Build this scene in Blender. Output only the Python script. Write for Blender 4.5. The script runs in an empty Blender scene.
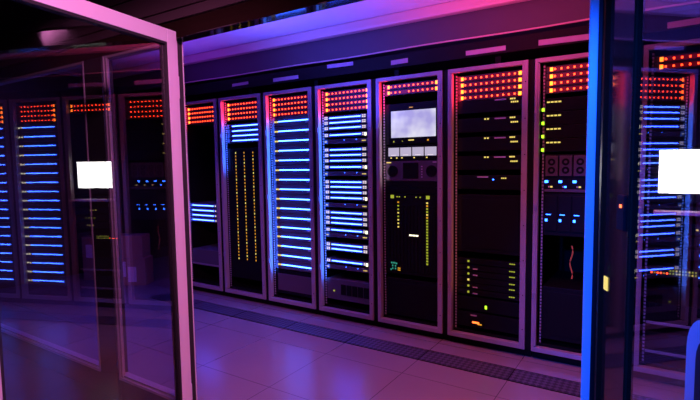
import bpy, bmesh, math, random
from mathutils import Vector, Matrix
random.seed(7)
R = math.radians
SC = bpy.context.scene
COL = SC.collection

# ------------------------------------------------------------------ materials
def nodes_of(m):
    m.use_nodes = True
    nt = m.node_tree
    return nt, nt.nodes, nt.links

def pbr(name, color, rough=.5, metal=0., spec=.5):
    m = bpy.data.materials.new(name)
    nt, N, L = nodes_of(m)
    b = N['Principled BSDF']
    b.inputs['Base Color'].default_value = (*color, 1)
    b.inputs['Roughness'].default_value = rough
    b.inputs['Metallic'].default_value = metal
    b.inputs['Specular IOR Level'].default_value = spec
    return m

def noisy(name, c0, c1, scale, rough=.5, metal=0., bump=0., stretch=(1, 1, 1), rough_var=0.):
    m = pbr(name, c0, rough, metal)
    nt, N, L = nodes_of(m)
    b = N['Principled BSDF']
    tc = N.new('ShaderNodeTexCoord'); mp = N.new('ShaderNodeMapping')
    mp.inputs['Scale'].default_value = stretch
    L.new(tc.outputs['Object'], mp.inputs['Vector'])
    no = N.new('ShaderNodeTexNoise'); no.inputs['Scale'].default_value = scale
    no.inputs['Detail'].default_value = 4
    L.new(mp.outputs['Vector'], no.inputs['Vector'])
    mx = N.new('ShaderNodeMix'); mx.data_type = 'RGBA'
    mx.inputs[6].default_value = (*c0, 1); mx.inputs[7].default_value = (*c1, 1)
    L.new(no.outputs['Fac'], mx.inputs[0]); L.new(mx.outputs[2], b.inputs['Base Color'])
    if bump:
        bp = N.new('ShaderNodeBump'); bp.inputs['Strength'].default_value = bump
        bp.inputs['Distance'].default_value = .002
        L.new(no.outputs['Fac'], bp.inputs['Height']); L.new(bp.outputs['Normal'], b.inputs['Normal'])
    if rough_var:
        mr = N.new('ShaderNodeMapRange')
        mr.inputs['To Min'].default_value = rough - rough_var; mr.inputs['To Max'].default_value = rough + rough_var
        L.new(no.outputs['Fac'], mr.inputs['Value']); L.new(mr.outputs['Result'], b.inputs['Roughness'])
    return m

def lamp_mat(name, color, strength):
    m = pbr(name, (.02, .02, .02), .4)
    b = m.node_tree.nodes['Principled BSDF']
    b.inputs['Emission Color'].default_value = (*color, 1)
    b.inputs['Emission Strength'].default_value = strength
    return m

def glass_mat(name, tint, ior):
    m = bpy.data.materials.new(name)
    nt, N, L = nodes_of(m)
    N.remove(N['Principled BSDF'])
    out = N['Material Output']
    tr = N.new('ShaderNodeBsdfTransparent'); tr.inputs['Color'].default_value = (*tint, 1)
    gl = N.new('ShaderNodeBsdfGlossy'); gl.inputs['Roughness'].default_value = 0.0
    fr = N.new('ShaderNodeFresnel'); fr.inputs['IOR'].default_value = ior
    mx = N.new('ShaderNodeMixShader')
    ge = N.new('ShaderNodeNewGeometry')            # only the outer faces mirror
    iv = N.new('ShaderNodeMath'); iv.operation = 'SUBTRACT'; iv.inputs[0].default_value = 1
    L.new(ge.outputs['Backfacing'], iv.inputs[1])
    mu = N.new('ShaderNodeMath'); mu.operation = 'MULTIPLY'
    L.new(fr.outputs['Fac'], mu.inputs[0]); L.new(iv.outputs[0], mu.inputs[1])
    L.new(mu.outputs[0], mx.inputs['Fac']); L.new(tr.outputs['BSDF'], mx.inputs[1]); L.new(gl.outputs['BSDF'], mx.inputs[2])
    L.new(mx.outputs['Shader'], out.inputs['Surface'])
    return m

def floor_mat():
    m = noisy('raised_floor_tiles', (.175, .165, .17), (.20, .19, .195), 3, .22)
    nt, N, L = nodes_of(m)
    b = N['Principled BSDF']
    src = b.inputs['Base Color'].links[0].from_socket
    tc = N.new('ShaderNodeTexCoord'); sp = N.new('ShaderNodeSeparateXYZ')
    L.new(tc.outputs['Object'], sp.inputs['Vector'])
    def line(sock, off, pitch):
        a = N.new('ShaderNodeMath'); a.operation = 'ADD'; a.inputs[1].default_value = -off + 20 * pitch + .002
        L.new(sock, a.inputs[0])
        mo = N.new('ShaderNodeMath'); mo.operation = 'MODULO'; mo.inputs[1].default_value = pitch
        L.new(a.outputs[0], mo.inputs[0])
        lt = N.new('ShaderNodeMath'); lt.operation = 'LESS_THAN'; lt.inputs[1].default_value = .0045
        L.new(mo.outputs[0], lt.inputs[0])
        return lt.outputs[0]
    mxm = N.new('ShaderNodeMath'); mxm.operation = 'MAXIMUM'
    L.new(line(sp.outputs['X'], -1.363, .606), mxm.inputs[0])
    L.new(line(sp.outputs['Y'], 2.685, .596), mxm.inputs[1])
    mx = N.new('ShaderNodeMix'); mx.data_type = 'RGBA'
    mx.inputs[7].default_value = (.06, .05, .06, 1)
    L.new(mxm.outputs[0], mx.inputs[0]); L.new(src, mx.inputs[6]); L.new(mx.outputs[2], b.inputs['Base Color'])
    return m

def grille_mat():
    m = pbr('perforated_grille', (.16, .16, .2), .45, .6)
    nt, N, L = nodes_of(m)
    b = N['Principled BSDF']
    tc = N.new('ShaderNodeTexCoord'); mp = N.new('ShaderNodeMapping')
    mp.inputs['Rotation'].default_value = (0, 0, R(45)); mp.inputs['Scale'].default_value = (38, 38, 38)
    L.new(tc.outputs['Object'], mp.inputs['Vector'])
    ck = N.new('ShaderNodeTexChecker'); ck.inputs['Scale'].default_value = 1
    ck.inputs['Color1'].default_value = (.05, .05, .07, 1); ck.inputs['Color2'].default_value = (.15, .15, .20, 1)
    L.new(mp.outputs['Vector'], ck.inputs['Vector'])
    L.new(ck.outputs['Color'], b.inputs['Base Color'])
    return m

def holed_mat():
    m = pbr('punched_rail', (.35, .33, .36), .45, .4)
    nt, N, L = nodes_of(m)
    b = N['Principled BSDF']
    tc = N.new('ShaderNodeTexCoord'); sp = N.new('ShaderNodeSeparateXYZ'); L.new(tc.outputs['Object'], sp.inputs['Vector'])
    mo = N.new('ShaderNodeMath'); mo.operation = 'MODULO'; mo.inputs[1].default_value = .0222; L.new(sp.outputs['Z'], mo.inputs[0])
    lt = N.new('ShaderNodeMath'); lt.operation = 'LESS_THAN'; lt.inputs[1].default_value = .009; L.new(mo.outputs[0], lt.inputs[0])
    mx = N.new('ShaderNodeMix'); mx.data_type = 'RGBA'
    mx.inputs[6].default_value = (.35, .33, .36, 1); mx.inputs[7].default_value = (.02, .02, .02, 1)
    L.new(lt.outputs[0], mx.inputs[0]); L.new(mx.outputs[2], b.inputs['Base Color'])
    return m

def screen_mat(name, c0, c1, strength):
    m = pbr(name, (.02, .02, .02), .3)
    nt, N, L = nodes_of(m)
    b = N['Principled BSDF']
    tc = N.new('ShaderNodeTexCoord'); no = N.new('ShaderNodeTexNoise')
    no.inputs['Scale'].default_value = 7; no.inputs['Detail'].default_value = 2
    L.new(tc.outputs['Object'], no.inputs['Vector'])
    cr = N.new('ShaderNodeValToRGB')
    cr.color_ramp.elements[0].position = .35; cr.color_ramp.elements[0].color = (*c0, 1)
    cr.color_ramp.elements[1].position = .68; cr.color_ramp.elements[1].color = (*c1, 1)
    L.new(no.outputs['Fac'], cr.inputs['Fac']); L.new(cr.outputs['Color'], b.inputs['Emission Color'])
    b.inputs['Emission Strength'].default_value = strength
    return m

M = dict(
    floor=floor_mat(), entrance=noisy('shade_toned_entrance_floor', (.020, .018, .022), (.028, .025, .030), 5, .3), grille=grille_mat(),
    rack=noisy('rack_aluminium', (.30, .28, .30), (.36, .34, .36), 30, .34, .25, .05, (1, 1, .1)),
    holed=holed_mat(),
    rail=pbr('rail_zinc', (.35, .33, .36), .4, .6),
    dark=pbr('black_powder_coat', (.004, .004, .005), .55, 0, .12),
    case=pbr('black_server_case', (.004, .004, .006), .5, 0, .12),
    bluecase=pbr('dark_server_case', (.07, .07, .09), .34, 0, .3),
    redcase=pbr('dark_indicator_panel', (.05, .04, .045), .4, 0, .3),
    plum=pbr('plum_grey_module', (.07, .055, .075), .45, 0, .3),
    paper=noisy('label_paper', (.34, .27, .31), (.40, .32, .37), 40, .8),
    silver=pbr('silver_label', (.5, .46, .5), .5),
    leaf=noisy('door_aluminium', (.62, .60, .62), (.66, .64, .66), 24, .38, .1, .03, (1, 1, .05)),
    post=pbr('post_aluminium', (.60, .60, .62), .4, .1),
    smoke=pbr('dark_polished_stile', (.022, .012, .008), .06, 0, .5),
    gasket=pbr('black_rubber', (.012, .012, .013), .6),
    glass=glass_mat('door_glass', (.95, .94, .96), 2.8),
    glassR=glass_mat('right_door_glass', (.97, .96, .97), 2.8),
    pane=glass_mat('side_glass', (.93, .92, .95), 1.25),
    wall=noisy('dark_wall_paint', (.055, .045, .05), (.07, .058, .062), 8, .6),
    header=noisy('header_boards', (.085, .06, .062), (.10, .075, .075), 10, .55, 0, .02, (.1, 1, 1)),
    ceil=noisy('ceiling_panel_paint', (.72, .72, .74), (.78, .78, .80), 6, .42),
    darkceil=pbr('dark_ceiling', (.05, .045, .05), .7),
    trim=noisy('timber_trim', (.50, .34, .30), (.58, .42, .36), 14, .5, 0, .03, (.1, 1, 1)),
    bulk=noisy('bulkhead_paint', (.05, .035, .045), (.06, .042, .052), 9, .6),
    carton=noisy('brown_cardboard', (.34, .22, .14), (.42, .28, .18), 16, .85, 0, .1),
    sheet=pbr('white_paper_sheet', (.75, .72, .75), .8),
    yellow=pbr('yellow_sticker', (.85, .62, .04), .5),
    cable=pbr('black_cable', (.015, .015, .018), .5),
    orange=pbr('orange_cable', (.5, .2, .04), .5),
    fabric=noisy('dark_chair_fabric', (.006, .006, .007), (.009, .009, .010), 120, .75, 0, .2),
    chairrim=pbr('grey_chair_plastic', (.30, .30, .33), .35),
    frame=noisy('window_frame_aluminium', (.30, .28, .30), (.34, .32, .34), 24, .4, .2),
    red=lamp_mat('red_light', (1., .05, .010), 9.),
    redglow=lamp_mat('red_halo', (1., .0, .02), .16),  # weak emission painting the halo round the red lights
    blueglow=lamp_mat('blue_halo', (0., .05, 1.), .55),  # weak emission painting the halo round the blue bars
    amberbig=lamp_mat('orange_light', (1., .17, .012), 6.),
    blue=lamp_mat('blue_light_bar', (.030, .072, 1.), 24.),
    cyanbar=lamp_mat('pale_blue_light_bar', (.034, .11, 1.), 22.),
    white=lamp_mat('white_port_light', (1., .86, .95), .85),
    warm=lamp_mat('warm_white_port_light', (1., .92, .62), 2.2),
    yel=lamp_mat('yellow_light', (1., .78, .16), .95),
    amber=lamp_mat('amber_light', (1., .44, .02), .75),
    lime=lamp_mat('lime_light', (.62, .70, .04), .6),
    green=lamp_mat('green_light', (.42, 1., .02), 2.2),
    teal=lamp_mat('teal_light', (.05, .6, .4), .5),
    dotblue=lamp_mat('blue_dot_light', (.02, .12, 1.), 11.),
    redorange=lamp_mat('red_orange_light', (1., .12, .02), 4.),
    greyscreen=screen_mat('cloudy_grey_screen', (.42, .38, .74), (.80, .78, .92), .95),
    panelscreen=lamp_mat('pale_display', (.66, .58, .80), .75),
    whitescreen=lamp_mat('white_screen', (1., .985, .97), 7.),
)

# ------------------------------------------------------------------ mesh helpers
def mb():
    return bmesh.new()

def box(bm, x0, x1, y0, y1, z0, z1, bev=0.):
    vs = [bm.verts.new(p) for p in ((x0, y0, z0), (x1, y0, z0), (x1, y1, z0), (x0, y1, z0),
                                    (x0, y0, z1), (x1, y0, z1), (x1, y1, z1), (x0, y1, z1))]
    fs = [bm.faces.new([vs[i] for i in f]) for f in ((3, 2, 1, 0), (4, 5, 6, 7), (0, 1, 5, 4), (1, 2, 6, 5), (2, 3, 7, 6), (3, 0, 4, 7))]
    if bev:
        es = list({e for f in fs for e in f.edges})
        bmesh.ops.bevel(bm, geom=es, offset=bev, segments=2, profile=.6, affect='EDGES')
    return bm

def cyl(bm, p0, p1, r, n=12):
    p0 = Vector(p0); p1 = Vector(p1); d = p1 - p0
    q = d.to_track_quat('Z', 'Y').to_matrix()
    a, b = [], []
    for k in range(n):
        o = q @ Vector((r * math.cos(2 * math.pi * k / n), r * math.sin(2 * math.pi * k / n), 0))
        a.append(bm.verts.new(p0 + o)); b.append(bm.verts.new(p1 + o))
    bm.faces.new(a[::-1]); bm.faces.new(b)
    for k in range(n):
        bm.faces.new((a[k], a[(k + 1) % n], b[(k + 1) % n], b[k]))
    return bm

def tube(bm, pts, r, n=8):
    pts = [Vector(p) for p in pts]
    rings = []
    for i, p in enumerate(pts):
        d = (pts[min(i + 1, len(pts) - 1)] - pts[max(i - 1, 0)])
        q = d.to_track_quat('Z', 'Y').to_matrix()
        rings.append([bm.verts.new(p + q @ Vector((r * math.cos(2 * math.pi * k / n), r * math.sin(2 * math.pi * k / n), 0))) for k in range(n)])
    for A, B in zip(rings, rings[1:]):
        for k in range(n):
            bm.faces.new((A[k], A[(k + 1) % n], B[(k + 1) % n], B[k]))
    bm.faces.new(rings[0][::-1]); bm.faces.new(rings[-1])
    return bm

def fan_ring(bm, x, y, z, r0, r1, th):
    n = 20
    f0, f1, b0, b1 = [], [], [], []
    for k in range(n):
        c, s = math.cos(2 * math.pi * k / n), math.sin(2 * math.pi * k / n)
        f0.append(bm.verts.new((x + r0 * c, y, z + r0 * s))); f1.append(bm.verts.new((x + r1 * c, y, z + r1 * s)))
        b0.append(bm.verts.new((x + r0 * c, y + th, z + r0 * s))); b1.append(bm.verts.new((x + r1 * c, y + th, z + r1 * s)))
    for k in range(n):
        j = (k + 1) % n
        bm.faces.new((f0[k], f0[j], f1[j], f1[k])); bm.faces.new((b1[k], b1[j], b0[j], b0[k]))
        bm.faces.new((f1[k], f1[j], b1[j], b1[k])); bm.faces.new((f0[j], f0[k], b0[k], b0[j]))
    return bm

def to_mesh(name, bm, mat):
    bmesh.ops.recalc_face_normals(bm, faces=bm.faces[:])
    me = bpy.data.meshes.new(name); bm.to_mesh(me); bm.free()
    me.materials.append(M[mat])
    return me

_cache = {}
def shared(key, name, mat, build):
    k = (key, mat)
    if k not in _cache:
        bm = mb(); build(bm); _cache[k] = to_mesh(name, bm, mat)
    return _cache[k]

def put(name, me, parent=None, loc=(0, 0, 0)):
    o = bpy.data.objects.new(name, me); COL.objects.link(o)
    o.location = loc
    if parent: o.parent = parent
    return o

def obj(name, bm, mat, parent=None, loc=(0, 0, 0)):
    return put(name, to_mesh(name, bm, mat), parent, loc)

def tag(o, label, cat, group=None, kind=None):
    o['label'] = label; o['category'] = cat
    if group: o['group'] = group
    if kind: o['kind'] = kind
    return o

def thing(name, label, cat, loc, group=None, rz=0., kind=None):
    o = bpy.data.objects.new(name, None); COL.objects.link(o)
    o.empty_display_size = .05
    o.location = loc; o.rotation_euler = (0, 0, rz)
    return tag(o, label, cat, group, kind)

def light_box(parent, x, z, w, h, mat, name='indicator_light', y=0., d=.004):
    """one small lamp on a front panel, centred at x, z, standing d proud of it"""
    me = shared(('led', round(w, 4), round(h, 4), d), name, mat, lambda b: box(b, -w / 2, w / 2, -d, .0005, -h / 2, h / 2))
    return put(name, me, parent, (x, y, z))

# ------------------------------------------------------------------ setting
YW = 1.5                      # front of the glass wall
def struct(name, bm, mat, label, cat, parent=None):
    o = obj(name, bm, mat, parent)
    if not parent: tag(o, label, cat, kind='structure')
    return o

XA, XB, YA, YB, ZC = -6.2, 3.2, -1.6, 4.6, 2.9
struct('floor', box(mb(), XA, XB, YW + .03, YB, -.12, 0), 'floor', 'grey square raised-floor tiles of the server room', 'floor')
struct('floor_entrance', box(mb(), XA, XB, YA, YW + .03, -.12, 0), 'entrance', 'smooth floor of the entrance before the glass doors, coloured dark as if unlit', 'floor')  # colour darkened so the pink lamp's spill hardly shows here
struct('wall_back', box(mb(), XA, XB, YB, YB + .1, 0, ZC), 'wall', 'dark wall behind the row of server racks', 'wall')
struct('wall_left', box(mb(), XA - .1, XA, YA, YB, 0, ZC), 'wall', 'dark end wall at the far left of the room', 'wall')
struct('wall_right', box(mb(), XB, XB + .1, YA, YB, 0, ZC), 'wall', 'dark end wall at the far right of the room', 'wall')
struct('wall_near', box(mb(), XA, XB, YA - .1, YA, 0, ZC), 'wall', 'dark wall of the entrance side opposite the racks', 'wall')
struct('ceiling', box(mb(), XA, XB, YA, YB, ZC, ZC + .1), 'darkceil', 'dark ceiling over the entrance side', 'ceiling')
# lowered bright ceiling of the aisle, its trim edge and the bulkhead over the racks
struct('ceiling_lowered', box(mb(), XA, XB, YW + .09, 3.33, 2.49, 2.53), 'ceil', 'pale lowered ceiling panel over the aisle in front of the racks', 'ceiling')
b = mb(); box(b, XA, XB, 3.30, 3.37, 2.405, 2.489, .018)
struct('trim_1', b, 'trim', 'salmon coloured rounded edge along the lowered ceiling', 'trim')
struct('wall_upper', box(mb(), XA, XB, 3.372, 3.42, 2.235, ZC), 'bulk', 'plum coloured bulkhead above the rack row', 'wall')
# header over the doors
b = mb()
z = 2.045
for h in (.05, .105, .16, .16, .16, .20):
    box(b, XA, XB, YW - .012, YW + .085, z, z + h - .006, .003); z += h
box(b, XA, XB, YW + .005, YW + .08, 2.04, ZC)
struct('wall_header', b, 'header', 'dark brown boarded wall above the glass doors', 'wall')
b = mb(); box(b, XA, XB, YW, YW + .07, 1.962, 2.043, .004)
struct('trim_2', b, 'smoke', 'dark metal head rail running above the doors', 'trim')
# posts
b = mb(); box(b, -2.04, -1.974, YW, YW + .028, 0, 1.962, .003)
jamb = struct('trim_3', b, 'leaf', 'pale aluminium jamb post of the left door with small screws', 'trim')
for zz in (1.80, 1.75):
    struct('screw', cyl(mb(), (-1.977, YW + .014, zz), (-1.971, YW + .014, zz), .005, 10), 'dark', '', '', jamb)
struct('seal', box(mb(), -2.04, -1.977, YW + .028, YW + .055, 0, 1.962), 'gasket', '', '', jamb)
struct('bright_edge', box(mb(), -1.980, -1.973, YW + .055, YW + .059, 0, 1.962), 'leaf', '', '', jamb)
b = mb(); box(b, -.177, -.1505, YW, YW + .075, 0, 2.9, .004)
post = struct('trim_4', b, 'post', 'bright aluminium door post between the opening and the right door', 'trim')
b = mb(); box(b, -.1505, -.139, YW - .030, YW + .075, 0, 2.9, .002)
struct('dark_strip', b, 'case', '', '', post)

b = mb(); box(b, -2.775, -2.60, YW + .005, YW + .07, 0, 1.962)
struct('trim_5', b, 'gasket', 'black upright panel between the two side windows at the left', 'trim')
b = mb(); box(b, -.129, XB, YW + .03, YW + .07, 0, .09, .004)
struct('trim_6', b, 'smoke', 'dark metal sill under the right side window', 'trim')

def side_window(name, x0, x1, label):
    w = .026
    b = mb()
    box(b, x1 - .008, x1, YW + .002, YW + .022, .14, 1.961)
    box(b, x0, x0 + w * .4, YW, YW + .020, .14, 1.961, .002); box(b, x0 + w * .5, x0 + w * 1.2, YW + .004, YW + .020, .14, 1.961, .002)
    box(b, x0, x1, YW, YW + .06, .135, .150, .002); box(b, x0, x1, YW + .01, YW + .05, .154, .163, .002)
    box(b, x0, x1, YW + .005, YW + .055, 1.947, 1.961, .003)
    f = struct(name, b, 'frame', label, 'window')
    struct('kick_panel', box(mb(), x0, x1, YW + .01, YW + .05, 0, .135), 'gasket', '', '', f)
    g = struct('glass_pane', box(mb(), x0 + w * 1.2, x1 - .008, YW + .008, YW + .016, .163, 1.947), 'pane', '', '', f)
    return f
side_window('window_1', -2.578, -2.041, 'narrow fixed side window with pale frame seen through the left door')
side_window('window_2', -4.3, -2.78, 'wide fixed side window at the far left behind the open door')
b = mb(); box(b, .95, 1.0, YW + .03, YW + .07, .09, 1.961); box(b, -.129, 1.0, YW + .03, YW + .07, 1.9, 1.961)
w3 = struct('window_3', b, 'smoke', 'fixed side window behind the right glass door', 'window')
struct('glass_pane', box(mb(), -.128, .95, YW + .046, YW + .054, .09, 1.9), 'pane', '', '', w3)
struct('wall_front', box(mb(), 1.0, XB, YW + .01, YW + .08, .09, 2.045), 'wall', 'dark wall to the right of the glass doors', 'wall')
struct('wall_front_left', box(mb(), XA, -4.3, YW + .01, YW + .08, 0, 2.045), 'wall', 'dark wall to the left of the side windows', 'wall')

# ------------------------------------------------------------------ glass doors
def door(name, label, hinge, ang, width, ztop, near, far, rail, gl, fm, t):
    """leaf standing on the floor from the hinge along local +x; 'side' is the local y of the face towards the camera"""
    d = thing(name, label, 'door', (hinge[0], hinge[1], 0), None, ang, 'structure')
    y0, y1 = (-t / 2, t / 2)
    b = mb(); box(b, 0, near, y0, y1, .012, ztop, .004); obj('hinge_stile', b, fm, d)
    b = mb(); box(b, width - far, width, y0, y1, .012, ztop, .004); obj('lock_stile', b, fm, d)
    b = mb(); box(b, near, width - far, y0, y1, ztop - rail, ztop, .004); obj('top_rail', b, fm, d)
    b = mb(); box(b, near, width - far, y0, y1, .012, .13, .004); obj('bottom_rail', b, fm, d)
    g = .010
    b = mb()
    if t > .03: box(b, near, near + g, y0 + .003, y1 - .003, .13, ztop - rail)
    box(b, width - far - g, width - far, y0 + .003, y1 - .003, .13, ztop - rail)
    box(b, near + g, width - far - g, y0 + .003, y1 - .003, ztop - rail - g, ztop - rail); box(b, near + g, width - far - g, y0 + .003, y1 - .003, .13, .13 + g)
    obj('gasket', b, 'gasket', d)
    obj('glass_pane', box(mb(), near + (g if t > .03 else 0), width - far - g, -.004, .004, .13 + g, ztop - rail - g), gl, d)
    return d
# left leaf: opened towards the viewer; mirrors the right end of the rack row
A1 = R(10.66)
dl = door('door_1', 'open glass door with pale lilac aluminium frame at the left', (-1.886, 1.437), -math.pi / 2 + A1, .90, 1.968, .058, .06, .060, 'glass', 'leaf', .042)
b = mb()
for zz in (1.72, .25): cyl(b, (-.012, .0, zz - .05), (-.012, 0, zz + .05), .012, 14)
obj('hinge', b, 'leaf', dl)
# right leaf: opened wider, mirrors the blue racks
A2 = R(22.8)
dr = door('door_2', 'open glass door with dark polished frame at the right edge', (-.128, 1.494), -math.pi / 2 + A2, .92, 2.6, .207, .07, .075, 'glassR', 'smoke', .02)
b = mb(); box(b, .199, .206, -.013, -.010, .05, 2.5); obj('bright_bead', b, 'smoke', dr)
b = mb(); box(b, .052, .076, -.013, -.0101, 1.010, 1.046); obj('yellow_lamp', b, 'yel', dr)
b = mb(); box(b, .150, .197, -.020, -.0101, 1.187, 1.274, .003); rd = obj('lock_reader', b, 'dark', dr)
b = mb(); box(b, .174, .184, -.022, -.0195, 1.243, 1.251); obj('indicator_light', b, 'redorange', rd)

# ------------------------------------------------------------------ racks
X0, YF, PITCH = -3.71, 3.327, .6
RX = {c: X0 + PITCH * (i - 1) for i, c in enumerate('ABCDEFGHIJ')}
DESC = dict(
    A='rack beside the left door jamb',
    B='rack with amber dot columns',
    C='evenly blue-barred rack right of the amber dots',
    D='rack with blue bars in fours',
    E='rack with the pale grey monitor',
    F='dark rack right of the grey monitor',
    G='rack with green lights on its post',
    H='rack with the glowing white screen',
    I='first blue-barred rack right of the white screen',
    J='second blue-barred rack right of the white screen')
RLABEL = dict(
    A='dim server rack half hidden by the left door jamb, with four blue bars',
    B='tall server rack with three long columns of amber dots',
    C='tall server rack with evenly spaced blue bars, right of the amber dots',
    D='tall server rack with blue light bars grouped in fours',
    E='tall server rack holding the pale grey monitor',
    F='dark server rack with tiny yellow lights, right of the grey monitor',
    G='server rack with green lights on its post, beside the bright door post',
    H='server rack behind the right glass door, with a glowing white screen',
    I='blue-barred rack right of the white screen, mirrored in the left door',
    J='outermost blue-barred rack, mirrored at the far left of the left door')

def rack(c):
    t = thing('server_rack', RLABEL[c], 'server rack', (RX[c], YF, 0), 'server racks in the row')
    dep = .8
    def S(key, name, mat, build, loc=(0, 0, 0), parent=t): return put(name, shared(key, name, mat, build), parent, loc)
    S('lp', 'front_post', 'rack', lambda b: (box(b, .004, .024, 0, .03, .06, 2.02, .002), box(b, .024, .034, .002, .042, .098, 1.99, .001)))
    S('rp', 'front_post', 'rack', lambda b: box(b, .524, .562, 0, .042, .06, 2.02, .002))
    S('tr', 'top_rail', 'rack', lambda b: box(b, .024, .524, 0, .042, 1.993, 2.02, .002))
    S('br', 'bottom_rail', 'rack', lambda b: box(b, .024, .524, 0, .042, .06, .092, .002))
    def scr(b):
        for k in range(8): cyl(b, (.546, -.002, .2 + k * .24), (.546, .002, .2 + k * .24), .004, 8)
    S('sc', 'screw', 'dark', scr)
    for z in (.45, 1.05, 1.65):
        S('hg', 'hinge', 'rail', lambda b: box(b, .006, .028, -.005, .001, -.022, .022, .002), (0, 0, z))
    for (xa, xb) in ((.050, .061), (.540, .548)):
        S(('mr', xa), 'mounting_rail', 'holed', lambda b: box(b, xa, xb, .038, .0435, .112, 1.98))
    S('sp', 'side_panel', 'dark', lambda b: box(b, .0, .004, .03, dep, .06, 2.02))
    S('sp2', 'side_panel', 'dark', lambda b: box(b, .563, .597, .012, dep, .06, 2.02))
    S('bk', 'back_panel', 'dark', lambda b: box(b, .004, .563, dep - .01, dep, .06, 2.02))
    S('tp', 'top_panel', 'dark', lambda b: box(b, .004, .563, .05, dep - .01, 2.0, 2.02))
    S('bp', 'base', 'dark', lambda b: box(b, .004, .597, .05, dep, 0, .11))
    return t
for c in 'ABCDEFGHIJ': rack(c)

UX, UY = .064, YF + .045      # left end and front of the equipment
ORD = ['topmost', 'second', 'third', 'fourth', 'fifth', 'sixth', 'seventh', 'eighth', 'ninth', 'tenth', 'eleventh', 'twelfth', 'thirteenth',
       'fourteenth', 'fifteenth', 'sixteenth', 'seventeenth', 'eighteenth', 'nineteenth', 'twentieth']
W = .47
def unit(c, z, h, name, label, cat, group=None, mat='case', dep=.55, bev=.002):
    """a rack unit: front panel's lower left corner is its origin"""
    t = thing(name, label, cat, (RX[c] + UX, UY, z), group)
    put('chassis', shared(('ch', round(h, 4), dep, bev), 'chassis', mat, lambda b: box(b, 0, W, 0, dep, 0, h, bev)), t)
    return t
def U(u): return u - UX       # rack coordinate -> unit coordinate

def red_rows(c, zs, right_big, skip=()):
    for i, zc in enumerate(zs):
        h = .042
        if len(zs) == 2: wd = ('upper', 'lower')[i]
        else: wd = ('topmost', 'second', 'third', 'lowest')[i]
        t = unit(c, zc - h / 2, h, 'indicator_panel', f'{wd} row of red lights in the {DESC[c]}', 'indicator panel', 'red light rows at the tops of the racks', 'redcase')
        light_box(t, U(.098), h / 2, .018, .024, 'amberbig', 'end_light')
        put('red_halo', shared('rhalo', 'red_halo', 'redglow', lambda b: box(b, .028, .428, -.002, .001, .008, .034)), t)  # added glowing strip imitates the red halo behind the lights
        n = 10
        for k in range(n):
            if (i, k) in skip: continue
            light_box(t, U(.119 + .0385 * k), h / 2, .010, .011, 'red')
        if right_big: light_box(t, U(.500), h / 2, .020, .024, 'amberbig', 'end_light')
Z4 = (1.948, 1.903, 1.858, 1.813)
for c in 'ABCDFGIJ': red_rows(c, Z4, c in 'DF')
red_rows('E', (1.948, 1.903), True, {(1, 3)})
red_rows('H', (1.935, 1.892), True)

def bar(t, x0, x1, z, mat='blue', hh=.0085):
    put('bar_halo', shared(('bhalo', round(x1 - x0, 3)), 'bar_halo', 'blueglow', lambda b: box(b, -.006, x1 - x0 + .006, -.003, .001, -.012, .012, .001)), t, (x0, 0, z))  # added glowing strip imitates the halo round the bar
    put('light_bar', shared(('bar', round(x1 - x0, 3), hh), 'light_bar', mat, lambda b: box(b, 0, x1 - x0, -.010, .001, -hh / 2, hh / 2, .002)), t, (x0, 0, z))

# A: four blue bars at waist height, shelf below
for i, z in enumerate((.934, .882, .830, .780)):
    t = unit('A', z - .021, .042, 'blue_server', f'{ORD[i]} blue-lit server in the {DESC["A"]}', 'server', 'blue bars in the rack by the jamb', 'bluecase')
    bar(t, U(.10), U(.43), .021)
    light_box(t, U(.455), .021, .012, .014, 'white', 'port_light')
t = unit('A', .30, .16, 'server_case', 'unlit black server low in the rack beside the left door jamb', 'server', None, 'bluecase')
put('shelf_lip', to_mesh('shelf_lip', box(mb(), .0, W - .03, -.02, 0, 0, .012), 'rail'), t)
# B
for i, z in enumerate((1.738, 1.690, 1.643, 1.596)):
    t = unit('B', z - .021, .042, 'blue_server', f'{ORD[i]} blue-lit server in the {DESC["B"]}', 'server', 'blue bars above the amber dots', 'bluecase')
    bar(t, U(.145), U(.50), .021)
t = unit('B', .22, 1.30, 'tape_library', 'tall black unit with three columns of amber dots', 'server')
for j, u in enumerate((.176, .292, .410)):
    for k in range(33):
        m = 'amber' if (k + j) % 4 else 'yel'
        light_box(t, U(u), 1.255 - k * .0330, .0080, .015, m)
# evenly spaced blue-bar racks
def even(c, n):
    for i in range(n):
        z = 1.748 - .0888 * i
        t = unit(c, z - .042, .084, 'blue_server', f'{ORD[i]} blue-lit server in the {DESC[c]}', 'server', 'evenly spaced blue-lit servers', 'bluecase')
        fl = c != 'C'                                   # the two right-hand racks carry their ports on the right
        bar(t, U(.100 if fl else .150), U(.455 if fl else .505), .042, 'cyanbar')
        for u in ((.480, .510) if fl else (.105, .130)):
            light_box(t, U(u), .040, .018, .014, 'warm' if fl else 'yel', 'port_light')
        light_box(t, U(.105), .018, .018, .008, 'plum', 'handle', d=.008)
        light_box(t, U(.40 if fl else .475), .022, .030, .006, 'silver', 'label_strip')
even('C', 16); even('I', 18); even('J', 18)
t = unit('C', .14, .22, 'server_case', 'unlit black server at the bottom of the evenly blue-barred rack', 'server')
put('front_grille', to_mesh('front_grille', box(mb(), .03, W - .03, -.006, 0, .03, .19, .003), 'plum'), t)

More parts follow.
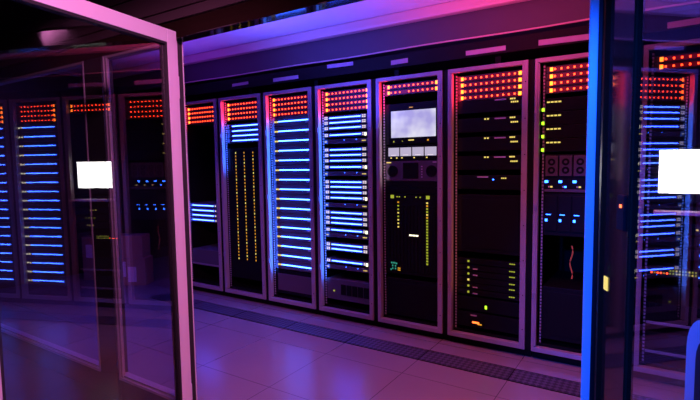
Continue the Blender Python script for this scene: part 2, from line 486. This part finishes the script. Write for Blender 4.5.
# D: groups of four
zD = [1.744, 1.703, 1.657, 1.599, 1.474, 1.428, 1.381, 1.327, 1.200, 1.158, 1.111, 1.064, .936, .889, .846, .785, .656, .618, .512]
for i, z in enumerate(zD):
    t = unit('D', z - .019, .037, 'blue_server', f'{ORD[i]} blue-lit server in the {DESC["D"]}', 'server', 'blue-lit servers in groups of four', 'bluecase')
    bar(t, U(.125), U(.435), .0185)
    last = i in (3, 7, 11, 15, 18)
    for s, u0 in ((0, .086), (1, .465)):
        for dx in (-.010, .010):
            for dz in (-.006, .007):
                if s == 1 and last and dx > 0: continue
                light_box(t, U(u0 + dx), .0185 + dz, .014, .009, 'white', 'port_light')
        if s == 1 and last: light_box(t, U(u0 + .014), .016, .018, .026, 'warm', 'port_light')
for k, (z, wd) in enumerate(((1.545, 'topmost'), (1.270, 'second'), (1.000, 'third'), (.738, 'fourth'), (.458, 'lowest'))):
    t = unit('D', z - .019, .036, 'patch_unit', f'{wd} black patch strip with yellow dots in the {DESC["D"]}', 'patch panel', 'patch strips between the blue groups', 'bluecase')
    for x in (.012, .024): light_box(t, U(.06 + x), .018, .008, .008, 'yel')
    for x in (0, .014, .028): light_box(t, U(.448 + x), .018, .009, .008, 'yel')
    for x in (.27, .39): light_box(t, U(x), .028, .004, .006, 'dotblue')
t = unit('D', .17, .18, 'storage_server', 'dark low storage server with a green light under the blue bars', 'server', None, 'bluecase')
def bays(b):
    for k in range(5): box(b, .15 + k * .058, .15 + k * .058 + .05, -.006, .001, .05, .14, .002)
put('drive_bay', to_mesh('drive_bay', bays(b := mb()) or b, 'case'), t)
light_box(t, .075, .075, .016, .012, 'lime'); light_box(t, .44, .03, .008, .01, 'yel')

# E: monitor, four little displays, recorder with round fans, switch
t = unit('E', 1.500, .315, 'monitor', 'pale grey monitor screen glowing in a black bezel', 'monitor')
put('screen', to_mesh('screen', box(mb(), U(.119), U(.493), -.006, .001, .052, .258), 'greyscreen'), t)
for x, z, w, h, m in ((.29, .280, .03, .006, 'amber'), (.29, .030, .045, .008, 'yel'), (.14, .022, .008, .012, 'lime'), (.215, .024, .006, .006, 'lime'), (.43, .026, .012, .012, 'amber')):
    light_box(t, U(x), z, w, h, m)
t = unit('E', 1.378, .112, 'display_panel', 'black strip of four small pale displays under the grey monitor', 'display')
for k in range(4):
    put('screen', shared('mini', 'screen', 'panelscreen', lambda b: box(b, 0, .093, -.005, .001, 0, .066)), t, (U(.093) + k * .104, 0, .030))
for x in (.115, .165, .21, .315, .42): light_box(t, U(x), .016, .011, .009, 'yel')
for k in range(4): light_box(t, U(.14 + .104 * k), .038, .045, .005, 'white', 'caption_strip', d=.0065)
t = unit('E', 1.215, .155, 'recorder', 'dark unit with two round fans below the four displays', 'server', None, 'plum')
for x in (.065, .395):
    obj('fan_ring', fan_ring(mb(), x, -.008, .075, .036, .044, .010), 'dark', t)
for x in (.065, .395):
    obj('fan_disc', cyl(mb(), (x, -.004, .075), (x, .001, .075), .035, 20), 'dark', t)
put('display_window', to_mesh('display_window', box(mb(), .155, .285, -.004, .001, .018, .140, .002), 'dark'), t)
put('blue_sleeve', to_mesh('blue_sleeve', box(mb(), .135, .155, -.006, .001, .018, .140, .002), 'bluecase'), t)
for k in range(5): light_box(t, .315, .03 + k * .02, .010, .008, 'silver', 'button')
light_box(t, .03, .143, .04, .008, 'yel', 'caption_strip')
light_box(t, .42, .143, .03, .008, 'silver', 'caption_strip')
for k, (z, h) in enumerate(((1.165, .046), (1.112, .05))):
    unit('E', z, h, 'blank_panel', f'{("upper", "lower")[k]} blank black panel under the round fans', 'panel', 'blank panels under the fans')
t = unit('E', .47, .635, 'network_switch', 'large black network switch with yellow and teal lights below the fans', 'network switch')
def cards(b):
    for k in range(15): box(b, .012 + k * .030, .012 + k * .030 + .026, -.006, .001, .03, .55, .002)
put('line_cards', to_mesh('line_cards', cards(b := mb()) or b, 'case'), t)
for u in (.122, .428): light_box(t, U(u), .618, .028, .026, 'lime', 'power_light')
for u in (.165, .185, .235, .330, .365): light_box(t, U(u), .618, .010, .008, 'lime')
for k in range(8): light_box(t, U(.178), .575 - k * .028, .013, .010, ('amber', 'lime', 'lime', 'yel', 'lime', 'yel', 'yel', 'yel')[k], y=-.006)
for k in range(22): light_box(t, U(.425), .575 - k * .0225, .014, .012, ('yel', 'amber', 'lime', 'lime')[(k * 5) % 4 if k < 8 else 2 + k % 2], y=-.006)
for u in (.285, .312, .339): light_box(t, U(u), .318, .022, .011, 'warm', y=-.006)
for x, z in ((.115, .085), (.13, .085), (.145, .085), (.16, .082), (.125, .062), (.15, .062), (.125, .04), (.15, .04), (.11, .03)): light_box(t, U(x), z, .009, .012, 'teal', y=-.006)
for z in (.046, .030): light_box(t, U(.182), z, .022, .008, 'amber', y=-.006)
t = unit('E', .13, .30, 'server_case', 'unlit black server at the bottom of the rack with the monitor', 'server')
put('front_grille', to_mesh('front_grille', box(mb(), .03, W - .03, -.004, 0, .03, .27, .003), 'dark'), t)

# F
for i, z in enumerate((1.790, 1.654, 1.520, 1.386, 1.247)):
    z0 = z - .088
    h = .100
    t = unit('F', z0, h if i else .086, 'server', f'{ORD[i]} black server with yellow lights in the {DESC["F"]}', 'server', 'black servers with silver labels')
    if i < 4:
        light_box(t, U(.370), .088 if i else .080, .078, .009, 'silver', 'label_strip')
        for x in (.44, .452, .466): light_box(t, U(x), .089 if i else .080, .010, .010, 'yel')
        for x in (.446, .459, .472, .485): light_box(t, U(x), .058, .009, .010, 'yel')
        if i:
            for x in (.265, .285): light_box(t, U(x), .089, .012, .010, 'yel')
    else:
        light_box(t, U(.25), .088, .078, .009, 'silver', 'label_strip')
        for x in (.385, .398, .411): light_box(t, U(x), .080, .009, .008, 'yel')
        light_box(t, U(.325), .07, .009, .008, 'dotblue')
t = unit('F', .70, .42, 'server_case', 'large unlit black case in the middle of the dark rack', 'server')
put('front_grille', to_mesh('front_grille', box(mb(), .03, W - .03, -.004, 0, .03, .39, .003), 'dark'), t)
for i, z in enumerate((.630, .583, .537, .492, .447, .401)):
    t = unit('F', z - .020, .040, 'thin_server', f'{ORD[i]} thin lime-lit server low in the {DESC["F"]}', 'server', 'thin servers low in the dark rack')
    light_box(t, U(.149), .020, .014, .014, 'lime' if i != 3 else 'yel')
    light_box(t, U(.200), .012, .034, .008, 'silver', 'label_strip') if i in (1, 2, 4, 5) else None
    for x in (.448, .462, .476): light_box(t, U(x), .022 if i % 2 else .028, .010, .007, 'lime')
t = unit('F', .265, .10, 'server', 'black server with one green light low in the dark rack', 'server')
light_box(t, U(.28), .036, .014, .024, 'green')
t = unit('F', .14, .11, 'power_unit', 'bottom power unit with a red glowing switch in the dark rack', 'power unit')
light_box(t, U(.19), .088, .045, .009, 'silver', 'label_strip')
light_box(t, U(.205), .036, .050, .012, 'redorange', 'power_switch'); light_box(t, U(.235), .026, .030, .009, 'amber')

# G
for i, z in enumerate((1.738, 1.650, 1.563, 1.475)):
    t = unit('G', z - .060, .084, 'server', f'{ORD[i]} black server with four yellow dashes in the {DESC["G"]}', 'server', 'servers beside the green lights')
    for k in range(4): light_box(t, U(.082 + .023 * k), .060, .017, .009, 'yel')
    put('ear', shared('ear', 'ear', 'rail', lambda b: box(b, -.002, 0, -.004, .002, .0, .05)), t)
    light_box(t, -.012, .012, .016, .020, 'green', 'status_light', y=-.0095)
t = unit('G', 1.150, .245, 'blade_enclosure', 'row of fan modules with blue lights in the rack with green lights', 'server')
for k in range(5):
    m = put('power_module', shared('psu', 'power_module', 'plum', lambda b: box(b, 0, .076, -.012, .001, 0, .132, .003)), t, (.008 + .0855 * k, 0, .105))
    def rings(b):
        for z in (.038, .092): fan_ring(b, .038, -.014, z, .010, .023, .003)
    put('fan_grille', shared('psuring', 'fan_grille', 'dark', rings), m)
    put('blue_light', shared('psub', 'blue_light', 'dotblue', lambda b: box(b, -.011, .011, -.008, .001, -.008, .008, .003)), t, (.014 + .0855 * k, 0, .068))
    light_box(t, .045 + .0855 * k, .034, .014, .010, 'yel' if k != 1 else 'dotblue')
    light_box(t, .030 + .0855 * k, .034, .008, .010, 'silver', 'label_dot')
put('shelf_lip', to_mesh('shelf_lip', box(mb(), 0, W - .03, -.010, 0, 0, .018, .002), 'plum'), t)
t = unit('G', .86, .28, 'blade_server', 'dark blade server bay with blue dots under the fan modules', 'server')
for k in range(5):
    m = put('blade', shared('blade', 'blade', 'case', lambda b: box(b, 0, .078, -.008, .001, 0, .235, .003)), t, (.006 + .0855 * k, 0, .03))
    light_box(m, .012, .072, .014, .016, 'dotblue', y=-.008)
    light_box(m, .025, .11, .030, .004, 'dotblue', 'blue_dash', y=-.008)
t = unit('G', .15, .36, 'server_case', 'unlit black case at the bottom of the rack with green lights', 'server')
put('front_grille', to_mesh('front_grille', box(mb(), .03, W - .03, -.004, 0, .03, .33, .003), 'dark'), t)
b = mb(); tube(b, [(RX['G'] + .24 + .008 * math.sin(k * .8), YF + .045, .80 - k * .02) for k in range(12)], .005)
tag(obj('patch_cable', b, 'orange'), 'thin orange cable hanging in the rack with green lights', 'cable')

# H
t = unit('H', 1.43, .40, 'server_case', 'unlit black case above the glowing white screen', 'server')
put('front_grille', to_mesh('front_grille', box(mb(), .03, W - .03, -.004, 0, .03, .37, .003), 'dark'), t)
t = unit('H', 1.10, .322, 'white_monitor', 'monitor with a blank glowing white screen behind the right door', 'monitor')
put('screen', to_mesh('screen', box(mb(), U(.104), U(.470), -.012, .001, .057, .308), 'whitescreen'), t)
t = unit('H', 1.03, .05, 'keyboard_tray', 'pale keyboard tray under the glowing white screen', 'keyboard')
put('tray_lip', to_mesh('tray_lip', box(mb(), .02, W - .02, -.10, 0, .006, .026, .004), 'silver'), t)
for i, z in enumerate((.945, .87, .80)):
    t = unit('H', z - .03, .062, 'server', f'{ORD[i]} black server under the keyboard tray', 'server', 'servers under the keyboard tray')
    for k in range(3 + i % 2): light_box(t, U(.30 + .03 * k + .02 * i), .03, .012, .010, 'yel' if i != 1 else 'lime')
t = unit('H', .655, .06, 'patch_unit', 'patch panel with rows of red, green and yellow lights', 'patch panel')
for k in range(15):
    for r_ in range(2):
        mt = ('red', 'amber', 'red')[k % 3] if k < 6 else ('lime', 'yel', 'lime', 'lime')[(k + r_) % 4]
        if k < 6 and r_: continue
        light_box(t, U(.085 + .0155 * k), .022 + .018 * r_, .008, .009, mt)
for i, z in enumerate((.36, .18)):
    t = unit('H', z, .13, 'server_case', ('upper', 'lower')[i] + ' unlit case at the bottom of the rack with the white screen', 'server', 'unlit cases under the patch panel')
    put('shelf_lip', to_mesh('shelf_lip', box(mb(), 0, W - .03, -.010, 0, 0, .016, .002), 'rail'), t)

# ------------------------------------------------------------------ over the racks: cable tray, cables, paper labels
t = thing('cable_tray', 'black cable tray running above the whole rack row', 'cable tray', (-4.5, 3.345, 2.06))
b = mb(); box(b, 0, 6.4, 0, .012, .03, .13, .002); obj('side_rail', b, 'dark', t)
b = mb(); box(b, 0, 6.4, .40, .412, .03, .13, .002); obj('side_rail', b, 'dark', t)
b = mb(); box(b, 0, 6.4, .012, .40, .03, .04); obj('tray_floor', b, 'dark', t)
for k in range(8): put('tray_foot', shared('foot', 'tray_foot', 'dark', lambda b: box(b, 0, .04, .10, .14, -.04, .03)), t, (.3 + k * .8, 0, 0))
def sag(x0, x1, y, z, amp, n=18):
    return [(x0 + (x1 - x0) * k / n, y + .02 * math.sin(k * 1.3 + x0), z + amp * math.sin(k * .9 + x0 * 2)) for k in range(n + 1)]
for i, (x0, x1, y, z, r_, lb) in enumerate(((-4.35, -3.3, 3.50, 2.205, .018, 'thick black cable bundle above the rack beside the jamb'),
                                            (-4.2, -1.6, 3.58, 2.195, .016, 'long black cable lying in the tray above the blue racks'),
                                            (-1.5, 1.6, 3.55, 2.192, .014, 'long black cable lying in the tray above the right-hand racks'))):
    b = mb(); tube(b, sag(x0, x1, y, z, .006), r_)
    tag(obj('cable', b, 'cable'), lb, 'cable', 'cables in the tray')
b = mb(); tube(b, [(-4.5 + 6.4 * k / 30, 3.366, 2.228 + .003 * math.sin(k)) for k in range(31)], .006)
tag(obj('conduit', b, 'trim'), 'thin brownish conduit along the foot of the bulkhead', 'pipe')
for c, u0, u1, z0, z1, wd in (('B', .189, .404, 2.117, 2.143, 'amber-dotted rack'), ('C', .119, .412, 2.108, 2.139, 'evenly blue-barred rack'), ('D', .126, .386, 2.158, 2.188, 'rack with blue bars in fours'),
                          ('E', .134, .279, 2.112, 2.146, 'rack with the pale grey monitor'), ('F', .132, .409, 2.105, 2.137, 'dark rack right of the grey monitor'), ('G', .02, .40, 2.105, 2.14, 'rack with green lights'),
                          ('H', .12, .50, 2.10, 2.135, 'rack with the white screen')):
    b = mb(); box(b, 0, u1 - u0, 0, .002, 0, z1 - z0)
    for k in range(3):
        pass
    o = obj('paper_label', b, 'paper', None, (RX[c] + u0, 3.3437, z0))
    o.rotation_euler = (0, R(-1.0 + (ord(c) % 3)), 0)
    tag(o, f'pinkish paper label strip on the tray above the {wd}', 'label', 'paper labels above the racks')

# ------------------------------------------------------------------ floor grilles in front of the racks
for k in range(9):
    x = -1.969 + .606 * (k - 4)
    wd = ['cartons', DESC['A'], DESC['B'], 'evenly blue-barred rack', DESC['D'], DESC['E'], DESC['F'], DESC['G'], DESC['H']][k]
    t = thing('floor_grille', f'dark floor grille in front of the {wd}', 'floor grille', (x, 2.925, 0), 'floor grilles along the racks')
    obj('grille_plate', box(mb(), .003, .603, .006, .186, 0, .003, .001), 'grille', t)
    b = mb()
    box(b, .0, .606, 0, .006, 0, .004); box(b, 0, .606, .186, .192, 0, .004); box(b, 0, .003, .006, .186, 0, .004); box(b, .603, .606, .006, .186, 0, .004)
    obj('frame', b, 'dark', t)

# ------------------------------------------------------------------ cartons beside the row, left
def carton(x, y, z, w, d, h, rz, label, sheets):
    t = thing('carton', label, 'box', (x, y, z), 'cartons at the end of the rack row', rz)
    b = mb(); box(b, -w / 2, w / 2, -d / 2, d / 2, 0, h, .004); obj('box_body', b, 'carton', t)
    b = mb(); box(b, -.03, .03, -d / 2 - .001, d / 2 + .001, h - .0005, h + .001); obj('tape', b, 'plum', t)
    for (sx, sz, sw, sh) in sheets:
        obj('paper_sheet', box(mb(), sx, sx + sw, -d / 2 - .002, -d / 2, sz, sz + sh), 'sheet', t)
carton(-5.12, 3.2, 0, .42, .20, .31, R(30), 'lower brown carton with two white sheets left of the racks', [(-.10, .10, .085, .175), (.008, .04, .097, .175)])
carton(-5.13, 3.205, .3115, .38, .19, .26, R(29), 'upper brown carton stacked on the sheeted carton left of racks', [])
carton(-5.72, 3.15, 0, .26, .22, .52, R(25), 'single tall brown carton with one pale sheet at far left', [(-.08, .27, .13, .16)])

# ------------------------------------------------------------------ chair in the entrance, right corner
ang = -math.pi / 2 + A2
t = thing('office_chair', 'dark office chair with rounded backrest at the lower right corner', 'chair', (.138, .745, 0), None, ang)
def slab(b, w, h, d, z0, y0, r_):
    prof = []
    for (cx, cz, a0) in ((w / 2 - r_, z0 + h - r_, 0), (-w / 2 + r_, z0 + h - r_, 90), (-w / 2 + r_, z0 + r_, 180), (w / 2 - r_, z0 + r_, 270)):
        for k in range(7):
            a = R(a0 + 15 * k); prof.append((cx + r_ * math.cos(a), cz + r_ * math.sin(a)))
    f = [b.verts.new((x, y0, zz)) for x, zz in prof]; g = [b.verts.new((x, y0 + d, zz)) for x, zz in prof]
    b.faces.new(f); b.faces.new(g[::-1])
    n = len(prof)
    for k in range(n): b.faces.new((f[k], f[(k + 1) % n], g[(k + 1) % n], g[k]))
b = mb(); slab(b, .474, .554, .05, .553, 0, .06); br = obj('backrest', b, 'chairrim', t)
b = mb(); slab(b, .37, .515, .012, .578, -.0115, .05); obj('cushion', b, 'fabric', br)
b = mb(); box(b, -.23, .23, -.48, -.03, .43, .50, .02); obj('seat', b, 'fabric', t)
b = mb(); box(b, -.03, .03, -.06, .05, .47, .60, .005); box(b, -.03, .03, -.20, .05, .415, .43); obj('back_bracket', b, 'chairrim', t)
b = mb(); cyl(b, (0, -.25, .10), (0, -.25, .43), .025, 16); obj('column', b, 'chairrim', t)
for k in range(5):
    a = R(72 * k + 10); e = Vector((.27 * math.cos(a), -.25 + .27 * math.sin(a), .075))
    b = mb(); tube(b, [(0, -.25, .11), ((e.x) * .6, -.25 + (e.y + .25) * .6, .10), tuple(e)], .02); lg = obj('leg', b, 'chairrim', t)
    b = mb(); cyl(b, (e.x - .012, e.y, .03), (e.x + .012, e.y, .03), .03, 14); obj('caster', b, 'dark', lg)

# ------------------------------------------------------------------ light
def spot(name, loc, to, color, power, angle, blend=.5, size=.05):
    l = bpy.data.lights.new(name, 'SPOT'); l.color = color; l.energy = power
    l.spot_size = R(angle); l.spot_blend = blend; l.shadow_soft_size = size
    o = bpy.data.objects.new(name, l); COL.objects.link(o); o.location = loc
    o.rotation_euler = (Vector(to) - Vector(loc)).to_track_quat('-Z', 'Y').to_euler()
    return o
def area(name, loc, to, color, power, sx, sy, spread=180):
    l = bpy.data.lights.new(name, 'AREA'); l.shape = 'RECTANGLE'; l.color = color; l.energy = power
    l.size = sx; l.size_y = sy; l.spread = R(spread)
    o = bpy.data.objects.new(name, l); COL.objects.link(o); o.location = loc
    o.rotation_euler = (Vector(to) - Vector(loc)).to_track_quat('-Z', 'Y').to_euler()
    return o
spot('pink_room_lamp', (-.15, .35, 2.35), (-1.9, 1.15, 1.25), (1., .25, .70), 270, 56, .6, .1)
spot('blue_post_fill', (-.75, -.4, 2.0), (-.18, 1.5, 1.1), (.005, .08, 1.), 520, 40, .6, .06)  # unseen spot added to turn the right door post blue
area('violet_aisle_lamp', (-3.5, 2.2, 2.46), (-3.5, 2.3, 0), (.13, .02, 1.), 13, 1.6, .5, 110)
area('rose_aisle_lamp', (-.6, 2.1, 2.46), (-.6, 2.3, 0), (1., .15, .20), 21, 1.2, .4, 110)
spot('blue_ceiling_fill', (-2.6, 2.1, 1.85), (-2.3, 2.5, 2.49), (.09, .075, 1.), 175, 130, .8, .1)  # this and the next two: unseen spots added to colour the lowered ceiling
spot('violet_ceiling_fill', (-3.9, 2.1, 1.85), (-3.8, 2.4, 2.49), (.22, .03, 1.), 50, 130, .8, .1)
spot('red_ceiling_fill', (-.9, 2.1, 1.85), (-.8, 2.5, 2.49), (1., .06, .2), 100, 130, .8, .1)
# added unseen lamps imitating the glow that the rack's own lights throw on the inside of its left post
def glow(c, z0, z1, color, power):
    x = RX[c] + .100
    area('rack_glow', (x, YF + .022, (z0 + z1) / 2), (x - 1, YF + .022, (z0 + z1) / 2), color, power, .02, z1 - z0)
for c in 'ABCDEF': glow(c, 1.76, 1.985, (1., .02, .06), .8)
for c in 'CD': glow(c, .35, 1.76, (.03, .15, 1.), 5.)
glow('B', 1.30, 1.76, (.03, .12, 1.), 1.6)
glow('A', .72, .98, (.03, .10, 1.), .5)
glow('E', 1.20, 1.76, (.8, .55, .7), .3)
glow('F', .4, 1.76, (1., .25, .10), .3)


w = bpy.data.worlds.new('World'); SC.world = w; w.use_nodes = True
w.node_tree.nodes['Background'].inputs['Color'].default_value = (.30, .10, .5, 1)
w.node_tree.nodes['Background'].inputs['Strength'].default_value = .004

# ------------------------------------------------------------------ camera
F_PX, YAW, PITCHC, ROLL, H = 477.32, .576346, -.077636, -.014618, 1.3609
fw = Vector((-math.sin(YAW) * math.cos(PITCHC), math.cos(YAW) * math.cos(PITCHC), math.sin(PITCHC)))
rr = Vector((math.cos(YAW), math.sin(YAW), 0)); uu = rr.cross(fw)
r2 = rr * math.cos(ROLL) + uu * math.sin(ROLL); u2 = -rr * math.sin(ROLL) + uu * math.cos(ROLL)
cam = bpy.data.cameras.new('camera'); co = bpy.data.objects.new('camera', cam); COL.objects.link(co)
cam.sensor_fit = 'HORIZONTAL'; cam.sensor_width = 36; cam.lens = 36 * F_PX / 700; cam.clip_start = .02
mt = Matrix((r2, u2, -fw)).transposed().to_4x4(); mt.translation = (0, 0, H)
co.matrix_world = mt
SC.camera = co

SC.view_settings.view_transform = 'Standard'
SC.view_settings.look = 'None'
SC.view_settings.exposure = 0
SC.view_settings.gamma = 1
SC.view_settings.use_curve_mapping = False
SC.cycles.max_bounces = 8
SC.cycles.transparent_max_bounces = 16
SC.cycles.caustics_reflective = True
SC.cycles.use_denoising = True
